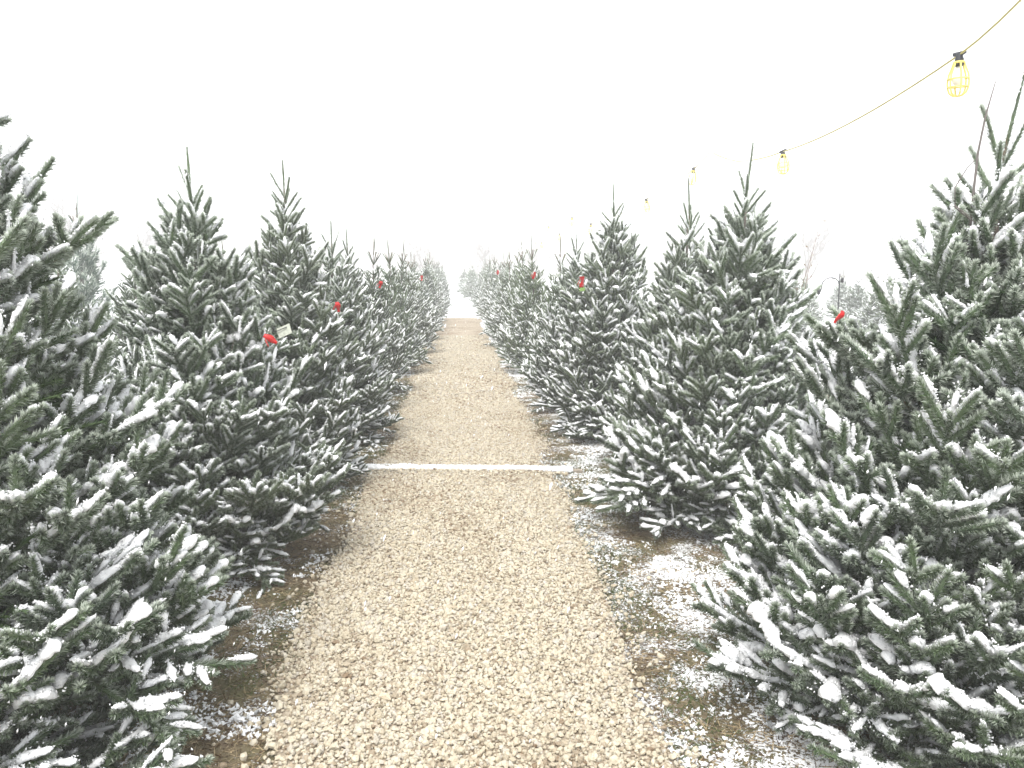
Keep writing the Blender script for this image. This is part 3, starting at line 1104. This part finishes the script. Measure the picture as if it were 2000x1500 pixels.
# ------------------------------------------------------------------ sapling beside the tall right fir
M_SAP = plain('sapling_wood', (0.20, 0.15, 0.11), 0.9, 0.2, 40)
M_LEAF = plain('dry_leaf', (0.22, 0.16, 0.09), 0.8, 0.25, 40)
o = link('sapling', None, None, (3.05, 7.5, 0))
tag(o, 'thin leafless sapling standing right of the tall dense fir', 'sapling')
r = np.random.default_rng(31)
for k, (tx, tz, L) in enumerate(((0.28, 1.96, 1), (0.22, 1.66, 1), (-0.02, 1.5, 1), (0.10, 1.35, 1))):
    g = Geo()
    q = np.linspace(0, 1, 9)
    pts = np.stack([tx * q ** 1.6 + 0.012 * np.sin(q * 9 + k), 0.05 * np.sin(q * 4 + k) * q, tz * q], 1)
    tube(g, pts, np.linspace(0.007, 0.002, 9), 5, 0)
    st = link('stem', g.mesh('stem', [M_SAP, M_LEAF], (0,)), o)
    g2 = Geo()
    for m_ in range(9):
        u = 0.45 + 0.55 * m_ / 8
        p = np.array([np.interp(u, q, pts[:, i]) for i in range(3)])
        d = norm(np.array([r.choice([-1, 1]) * 0.7 + 0.2, r.normal(scale=.4), 0.8]))
        e = p + d * r.uniform(0.03, 0.09)
        tube(g2, [p, (p + e) / 2 + r.normal(scale=.004, size=3), e], [0.0018, 0.0015, 0.001], 3, 0)
        for w_ in range(2):
            b_ = p + (e - p) * r.uniform(0.5, 1)
            ld = norm(d + r.normal(size=3) * 0.6) * r.uniform(0.02, 0.035)
            sd = norm(np.cross(ld, r.normal(size=3))) * 0.006
            g2.add([b_, b_ + ld * .5 + sd, b_ + ld, b_ + ld * .5 - sd], [(0, 1, 2), (0, 2, 3)], 1)
    tag(link('twigs', g2.mesh('twigs', [M_SAP, M_LEAF]), st), kind='stuff')

# bare twig sticking out of the top of the big right fir
g = Geo()
tube(g, [(1.66, 2.60, 1.60), (1.665, 2.6, 1.80), (1.67, 2.60, 1.92), (1.685, 2.60, 2.03), (1.71, 2.60, 2.14)], [0.0042, 0.004, 0.0036, 0.003, 0.0015], 6, 0)
tube(g, [(1.60, 2.5, 1.70), (1.545, 2.5, 1.74), (1.54, 2.5, 1.80), (1.575, 2.5, 1.86), (1.60, 2.5, 1.885)], [0.0026, 0.0024, 0.002, 0.0018, 0.0012], 5, 0)
tube(g, [(1.545, 2.5, 1.745), (1.575, 2.49, 1.72), (1.61, 2.49, 1.69)], [0.002, 0.0018, 0.0014], 5, 0)
tag(link('bare_twig', g.mesh('bare_twig', [plain('weathered_twig', (0.15, 0.135, 0.125), 0.9, 0.2, 40)], (0,))), 'smooth bare twig poking up out of the big right fir', 'twig')

# ------------------------------------------------------------------ timber across the path
M_WOOD = plain('grey_timber', (0.30, 0.26, 0.21), 0.9, 0.25, 14, bump=0.3)


def snow_slab(g, x0, x1, w, z0, h, seed, n=60):
    """a lumpy ridge of snow from x0 to x1"""
    r = np.random.default_rng(seed)
    xs_ = np.linspace(x0, x1, n)
    sec = np.array([(-1.05, -0.15), (-1.0, 0.35), (-0.6, 0.85), (0, 1.0), (0.6, 0.85), (1.0, 0.35), (1.05, -0.15)])
    lump = 1 + 0.62 * (fbm(xs_ * 11, xs_ * 0 + seed, 71) - 0.5) * 2 + r.normal(scale=0.09, size=n)
    end = np.clip(np.minimum(np.arange(n), n - 1 - np.arange(n)) / 2.0 + 0.35, 0, 1)
    v = np.stack([np.repeat(xs_[:, None], 7, 1), 0.06 * (w < 0.05) * (fbm(xs_ * 2.6, xs_ * 0 + 2, 73) - 0.5)[:, None] + sec[None, :, 0] * w * (0.6 + 0.4 * lump[:, None]) * (1 + r.normal(scale=0.07, size=(n, 7))),
                  z0 + sec[None, :, 1] * h * (lump * end)[:, None] * (1 + r.normal(scale=0.06, size=(n, 7)))], -1)
    f = []
    for k in range(n - 1):
        for j in range(7):
            j2 = (j + 1) % 7
            a, b, c, d = k * 7 + j, k * 7 + j2, (k + 1) * 7 + j2, (k + 1) * 7 + j
            f += [(a, d, c), (a, c, b)]
    for j in range(1, 6):
        f += [(0, j, j + 1), ((n - 1) * 7, (n - 1) * 7 + j + 1, (n - 1) * 7 + j)]
    g.add(v.reshape(-1, 3), f, 0)
    nc = int(abs(x1 - x0) * 900)
    u = r.uniform(x0, x1, nc)
    q = r.normal(size=nc) * w * 1.15
    lumps(g, np.stack([u, q, z0 + np.clip(h * (1 - (q / w / 1.3) ** 2), -0.02, h) + 0.001], 1), r.uniform(0.002, 0.006, nc), OCT_V, OCT_F, 0.25, (0.6, 1.4), 0, 0, 0.8, r)


def box_geo(g, x0, x1, y0, y1, z0, z1, mat=0, bev=0.004):
    prof = [(y0 + bev, z0), (y1 - bev, z0), (y1, z0 + bev), (y1, z1 - bev), (y1 - bev, z1), (y0 + bev, z1), (y0, z1 - bev), (y0, z0 + bev)]
    v = [(x, y, z) for x in (x0, x1) for y, z in prof]
    f = []
    for j in range(8):
        j2 = (j + 1) % 8
        f += [(j, j2, 8 + j2), (j, 8 + j2, 8 + j)]
    for j in range(1, 7):
        f += [(0, j + 1, j), (8, 8 + j, 8 + j + 1)]
    g.add(v, f, mat)


o = link('path_timber', None, None, (0.075, 6.16, 0), (0, 0, math.atan2(-0.20, 1.73)))
tag(o, 'narrow timber laid across the gravel path under a ridge of snow', 'timber')
g = Geo()
box_geo(g, -0.90, 0.87, -0.026, 0.026, 0.0, 0.034)
link('beam', g.mesh('beam', [M_WOOD]), o)
g = Geo()
snow_slab(g, -0.90, 0.80, 0.034, 0.026, 0.030, 4, 130)
link('snow_cap', g.mesh('snow_cap', [M_SNOW], (0,)), o)

# ------------------------------------------------------------------ hook and low bench beyond the right gap
M_IRON = plain('black_iron', (0.03, 0.03, 0.032), 0.6, 0.2, 60, metal=0.3)
o = link('shepherd_hook', None, None, (4.28, 9.0, 0))
tag(o, 'black iron shepherd hook standing in snow behind the gap right of tall fir', 'garden hook')
g = Geo()
tube(g, [(0, 0, -0.05), (0, 0, 0.7), (0, 0, 1.50)], [0.008, 0.008, 0.006], 8, 0)
link('pole', g.mesh('pole', [M_IRON], (0,)), o)
g = Geo()
an = np.linspace(0, math.pi * 1.05, 14)
arc = np.stack([-0.10 + 0.10 * np.cos(an), 0 * an, 1.37 + 0.085 * np.sin(an)], 1)
tube(g, np.concatenate([[(0.0, 0, 1.20)], arc, [(-0.215, 0, 1.30), (-0.235, 0, 1.305)]]), 0.0065, 7, 0)
link('crook', g.mesh('crook', [M_IRON], (0,)), o)
g = Geo()
tube(g, [(0.03, 0, 1.40), (0.03, 0, 1.45)], [0.02, 0.016], 8, 0)
lathe(g, [(0.001, 1.34), (0.018, 1.335), (0.022, 1.30), (0.018, 1.27), (0.001, 1.262)], 8, 0, (-0.235, 0, 0))
link('finial', g.mesh('finial', [M_IRON], (0,)), o)
g = Geo()
tube(g, np.stack([arc[2:11, 0], arc[2:11, 1], arc[2:11, 2] + 0.011], 1), 0.007, 6, 0)
link('snow_cap', g.mesh('snow_cap', [M_SNOW], (0,)), o)

o = link('wooden_bench', None, None, (3.35, 8.2, 0), (0, 0, R(-14)))
tag(o, 'low grey wooden bench with snow on it, glimpsed between two right firs', 'bench')
for k in range(3):
    g = Geo()
    box_geo(g, -0.55, 0.55, -0.16 + k * 0.11, -0.06 + k * 0.11, 0.36, 0.395)
    link('slat', g.mesh('slat', [M_WOOD]), o)
for x_ in (-0.45, 0.45):
    g = Geo()
    box_geo(g, x_ - 0.03, x_ + 0.03, -0.15, 0.15, -0.01, 0.357)
    link('leg', g.mesh('leg', [M_WOOD]), o)
g = Geo()
snow_slab(g, -0.54, 0.54, 0.15, 0.396, 0.03, 8, 50)
link('snow_cap', g.mesh('snow_cap', [M_SNOW], (0,)), o)

# ------------------------------------------------------------------ red tags on the firs
M_RED = plain('red_plastic', (0.62, 0.022, 0.022), 0.4, 0.12, 30, spec=0.5)
M_GREEN = plain('green_print', (0.22, 0.36, 0.10), 0.5, 0.15, 30)
M_CARD = plain('pale_card', (0.40, 0.42, 0.36), 0.8, 0.15, 60)
M_INK = plain('card_ink', (0.06, 0.06, 0.06), 0.8, 0.1, 60)


def strip(g, pts, width, across, mat=0, thick=0.0008):
    pts = np.asarray(pts, float)
    across = norm(np.asarray(across, float))
    nrm = norm(np.cross(np.gradient(pts, axis=0), across))
    K = len(pts)
    w_ = np.broadcast_to(np.asarray(width, float), (K,))[:, None] * 0.5
    v = np.concatenate([pts - across * w_ + nrm * thick, pts + across * w_ + nrm * thick, pts + across * w_ - nrm * thick, pts - across * w_ - nrm * thick])
    f = []
    for k in range(K - 1):
        for c in range(4):
            a, b = c * K + k, ((c + 1) % 4) * K + k
            f += [(a, b, b + 1), (a, b + 1, a + 1)]
    for e in (0, K - 1):
        f += [(e, K + e, 2 * K + e), (e, 2 * K + e, 3 * K + e)]
    g.add(v, f, mat)


def red_tag(loc, size, label, seed, tilt=0.0, extra=None, rz=0.0):
    r = np.random.default_rng(seed)
    o = link('red_tag', None, None, loc, (0, tilt, rz))
    tag(o, label, 'tag', 'red tags on the firs')
    q = np.linspace(0, 1, 9)
    g = Geo()
    strip(g, np.stack([size * (0.06 * np.sin(q * 5)), -0.012 * np.sin(q * 4 + 1), -size * q], 1), size * (0.42 - 0.14 * np.sin(q * 7 + seed)) * (1 - 0.25 * q), (1, 0.25, 0))
    link('ribbon', g.mesh('ribbon', [M_RED], (0,)), o)
    g = Geo()
    strip(g, np.stack([-size * 0.45 * q, -0.01 - 0.012 * q, -size * (0.1 + 0.6 * q ** 1.4) + 0.0 * q], 1), size * 0.26 * (1.1 - 0.5 * q), (0.7, 0.2, 0.6))
    link('ribbon_tail', g.mesh('ribbon_tail', [M_RED], (0,)), o)
    if extra == 'band':
        g = Geo()
        strip(g, np.stack([size * (0.06 * np.sin(5 + q * .3)), -0.014 + 0 * q, -size * (1.0 + 0.33 * q)], 1), size * 0.52, (1, 0.25, 0))
        link('green_band', g.mesh('green_band', [M_GREEN]), o)
    if extra == 'card':
        g = Geo()
        strip(g, np.stack([0.035 + 0.05 * q, 0.01 - 0.004 * np.sin(q * 3), -0.045 - 0.035 * q], 1), 0.045, (0.55, 0.25, 0.65))
        c_ = link('card', g.mesh('card', [M_CARD]), o)
        g = Geo()
        strip(g, np.stack([0.037 + 0.045 * q, 0.006 - 0.004 * np.sin(q * 3), -0.038 - 0.032 * q], 1) + np.array([0.0, 0, 0.006]), 0.0035, (0.55, 0.15, 0.65))
        link('ruled_line', g.mesh('ruled_line', [M_INK]), c_)
    return o


red_tag((-0.84, 3.62, 1.265), 0.062, 'red ribbon with a pale paper card on the second left fir', 1, R(-58), 'card')
red_tag((-0.76, 5.25, 1.345), 0.065, 'red ribbon on the third fir along the left side', 2, R(-12))
red_tag((-0.64, 7.0, 1.45), 0.06, 'small red tag on the fourth fir along the left side', 3, R(10))
red_tag((-0.50, 11.6, 1.46), 0.07, 'faint red tag deep in the left row, farthest on that side', 4, R(-8))
red_tag((1.02, 6.75, 1.49), 0.09, 'red tag with a green lower edge on the right side firs', 5, R(-6), 'band')
red_tag((0.82, 8.75, 1.52), 0.075, 'red tag on the fifth right fir, next beyond the red and green one', 6, R(8))
red_tag((0.74, 15.2, 1.53), 0.09, 'palest pink-red tag deep in the right row', 7, R(-8))
red_tag((1.16, 2.42, 1.425), 0.04, 'ragged little red tag on a snowy tip of the big right fir', 8, R(14))

# ------------------------------------------------------------------ light string over the right row
M_CABLE = plain('yellow_cable', (0.42, 0.37, 0.13), 0.5, 0.08, 40)
M_CAGE = plain('yellow_cage_plastic', (0.82, 0.68, 0.18), 0.4, 0.08, 40, spec=0.5)
M_SOCK = plain('dark_rubber', (0.035, 0.037, 0.045), 0.6, 0.2, 60)
M_BULB = plain('frosted_bulb', (0.85, 0.82, 0.74), 0.25, 0.05, 20, spec=0.5)
M_POLE = plain('white_pole', (0.78, 0.79, 0.80), 0.5, 0.05, 12)

LAMPS = [(2.56, 4.2, 2.63), (2.89, 7.3, 2.58), (2.95, 10.3, 2.79), (3.05, 13.3, 2.66), (2.64, 16.3, 2.43), (2.68, 19.3, 2.74),
         (2.76, 22.3, 2.49), (2.80, 25.3, 2.84), (2.89, 28.3, 2.46), (2.95, 31.3, 2.69)]
POLES = [(2.83, 9.25, 2.85), (2.70, 19.9, 2.82), (2.81, 25.6, 2.87), (2.95, 31.9, 2.78)]
knots = [(2.25, 1.5, 3.05), (2.46, 3.6, 2.715)] + LAMPS[:2] + [(2.86, 8.4, 2.635), POLES[0]] + LAMPS[2:6] + [POLES[1]] + [LAMPS[6]] + [LAMPS[7], POLES[2]] + [LAMPS[8]] + [LAMPS[9], POLES[3]]
pts = []
K_ = np.array(knots)
for k in range(len(K_) - 1):
    a, b = K_[k], K_[k + 1]
    m = max(3, int(np.linalg.norm(b - a) / 0.25))
    q = np.linspace(0, 1, m, endpoint=False)[:, None]
    sag = 0.018 * np.linalg.norm(b - a)
    c = a + (b - a) * q
    c[:, 2] -= (4 * q * (1 - q) * sag)[:, 0]
    pts += list(c)
pts.append(K_[-1])
g = Geo()
tube(g, pts, 0.0052, 6, 0)
tag(link('light_cable', g.mesh('light_cable', [M_CABLE], (0,))), 'thin yellow cable carrying the caged lamps above the right row', 'cable')

# lamp parts, hanging from the origin
g = Geo()
lathe(g, [(0.001, 0.012), (0.012, 0.012), (0.016, 0.0), (0.017, -0.012), (0.021, -0.02), (0.022, -0.05), (0.019, -0.056), (0.001, -0.056)], 14, 0)
tube(g, [(0, -0.035, 0.008), (0, 0, 0.002), (0, 0.035, 0.006)], [0.010, 0.013, 0.010], 8, 0)
SOCKET = g.mesh('socket', [M_SOCK], (0,))
g = Geo()
lathe(g, [(0.001, -0.056), (0.013, -0.058), (0.014, -0.075), (0.024, -0.098), (0.029, -0.118), (0.027, -0.136), (0.017, -0.149), (0.001, -0.153)], 16, 0)
BULB = g.mesh('bulb', [M_BULB], (0,))
g = Geo()
for k in range(6):
    a = k * math.pi / 3
    prof = [(0.024, -0.035), (0.032, -0.060), (0.046, -0.095), (0.051, -0.130), (0.049, -0.160), (0.040, -0.185), (0.024, -0.198), (0.0, -0.203)]
    tube(g, [(math.cos(a) * p, math.sin(a) * p, z) for p, z in prof], 0.0048, 6, 0)
CAGE = g.mesh('cage_ribs', [M_CAGE], (0,))


def ring_mesh(rad, z, t):
    g = Geo()
    an = np.linspace(0, 2 * math.pi, 21)
    tube(g, np.stack([rad * np.cos(an), rad * np.sin(an), z + 0 * an], 1), t, 6, 0)
    return g.mesh('cage_ring', [M_CAGE], (0,))


RINGS = [ring_mesh(0.024, -0.036, 0.006), ring_mesh(0.0505, -0.115, 0.0040), ring_mesh(0.0495, -0.155, 0.0040)]
LAMP_LABELS = ['largest caged yellow lamp, hanging near the top right corner', 'second caged yellow lamp, left of the tall crooked leader level',
               'caged yellow lamp above the leader behind the tall dense fir', 'caged yellow lamp over the right shoulder of the red-green tagged fir']
WORDS = ['fifth', 'sixth', 'seventh', 'eighth', 'ninth', 'tenth']
LAMP_LABELS[1] = 'second largest caged yellow lamp, just right of the crooked leader'
r = np.random.default_rng(77)
for k, p in enumerate(LAMPS):
    lab = LAMP_LABELS[k] if k < 4 else 'tiny hazy yellow lamp, %s along the cable from the camera' % WORDS[k - 4]
    o = link('caged_lamp', None, None, p, (r.normal(scale=0.12), r.normal(scale=0.15), r.uniform(0, 1)))
    tag(o, lab, 'lamp', 'caged lamps on the cable')
    link('socket', SOCKET, o)
    link('bulb', BULB, o)
    link('cage_ribs', CAGE, o)
    for rm in RINGS:
        link('cage_ring', rm, o)
PL = ['thin white pole holding the cable behind the tall dense fir', 'faint white cable pole, second from the camera, behind the right row',
      'faint white cable pole, third from the camera, behind the right row', 'faint white cable pole, farthest, behind the right row']
for k, p in enumerate(POLES):
    g = Geo()
    tube(g, [(0, 0, -0.1), (0, 0, 1.4), (0, 0, p[2] - 0.005)], [0.009, 0.008, 0.005], 8, 0)
    tube(g, [(0, -0.014, p[2] + 0.010), (0, -0.012, p[2] - 0.008), (0, 0, p[2] - 0.016), (0, 0.012, p[2] - 0.008), (0, 0.014, p[2] + 0.010)], 0.003, 5, 0)
    tag(link('cable_pole', g.mesh('cable_pole', [M_POLE], (0,)), None, (p[0], p[1], 0)), PL[k], 'pole', 'poles holding the light cable')

# ------------------------------------------------------------------ falling snow
r = np.random.default_rng(99)
n = 13000
c = np.stack([r.uniform(-4.5, 4.5, n), 0.9 + 13 * r.random(n), r.uniform(0.05, 4.2, n)], 1)
g = Geo()
BV = OCT_V * np.array([0.7, 0.7, 2.0])
sc = r.uniform(0.0018, 0.0050, n)
v = BV[None] * (1 + r.normal(scale=0.2, size=(n, 6, 1))) * sc[:, None, None]
tilt = R(18)
Rt = np.array([[math.cos(tilt), 0, math.sin(tilt)], [0, 1, 0], [-math.sin(tilt), 0, math.cos(tilt)]])
v = v @ Rt.T + c[:, None, :]
g.add(v.reshape(-1, 3), (OCT_F[None] + (np.arange(n) * 6)[:, None, None]).reshape(-1, 3), 0)
tag(link('falling_snow', g.mesh('falling_snow', [M_SNOW])), 'loose snowflakes falling through the air over the path', 'snow', kind='stuff')

# ------------------------------------------------------------------ haze
g = Geo()
bx = np.array([(x, y, z) for z in (-1.2, 15.0) for x, y in ((-295, -295), (295, -295), (295, 295), (-295, 295))], float)
g.add(bx, [(0, 2, 1), (0, 3, 2), (4, 5, 6), (4, 6, 7), (0, 1, 5), (0, 5, 4), (1, 2, 6), (1, 6, 5), (2, 3, 7), (2, 7, 6), (3, 0, 4), (3, 4, 7)], 0)
hm = bpy.data.materials.new('haze')
hm.use_nodes = True
nt = hm.node_tree
nt.nodes.clear()
out = nt.nodes.new('ShaderNodeOutputMaterial')
pv_ = nt.nodes.new('ShaderNodeVolumePrincipled')
pv_.inputs['Color'].default_value = (0.96, 0.97, 0.98, 1)
pv_.inputs['Density'].default_value = 0.0082
nt.links.new(pv_.outputs['Volume'], out.inputs['Volume'])
tag(link('haze', g.mesh('haze', [hm])), 'pale snow haze hanging over the whole tree lot', 'haze', kind='stuff')
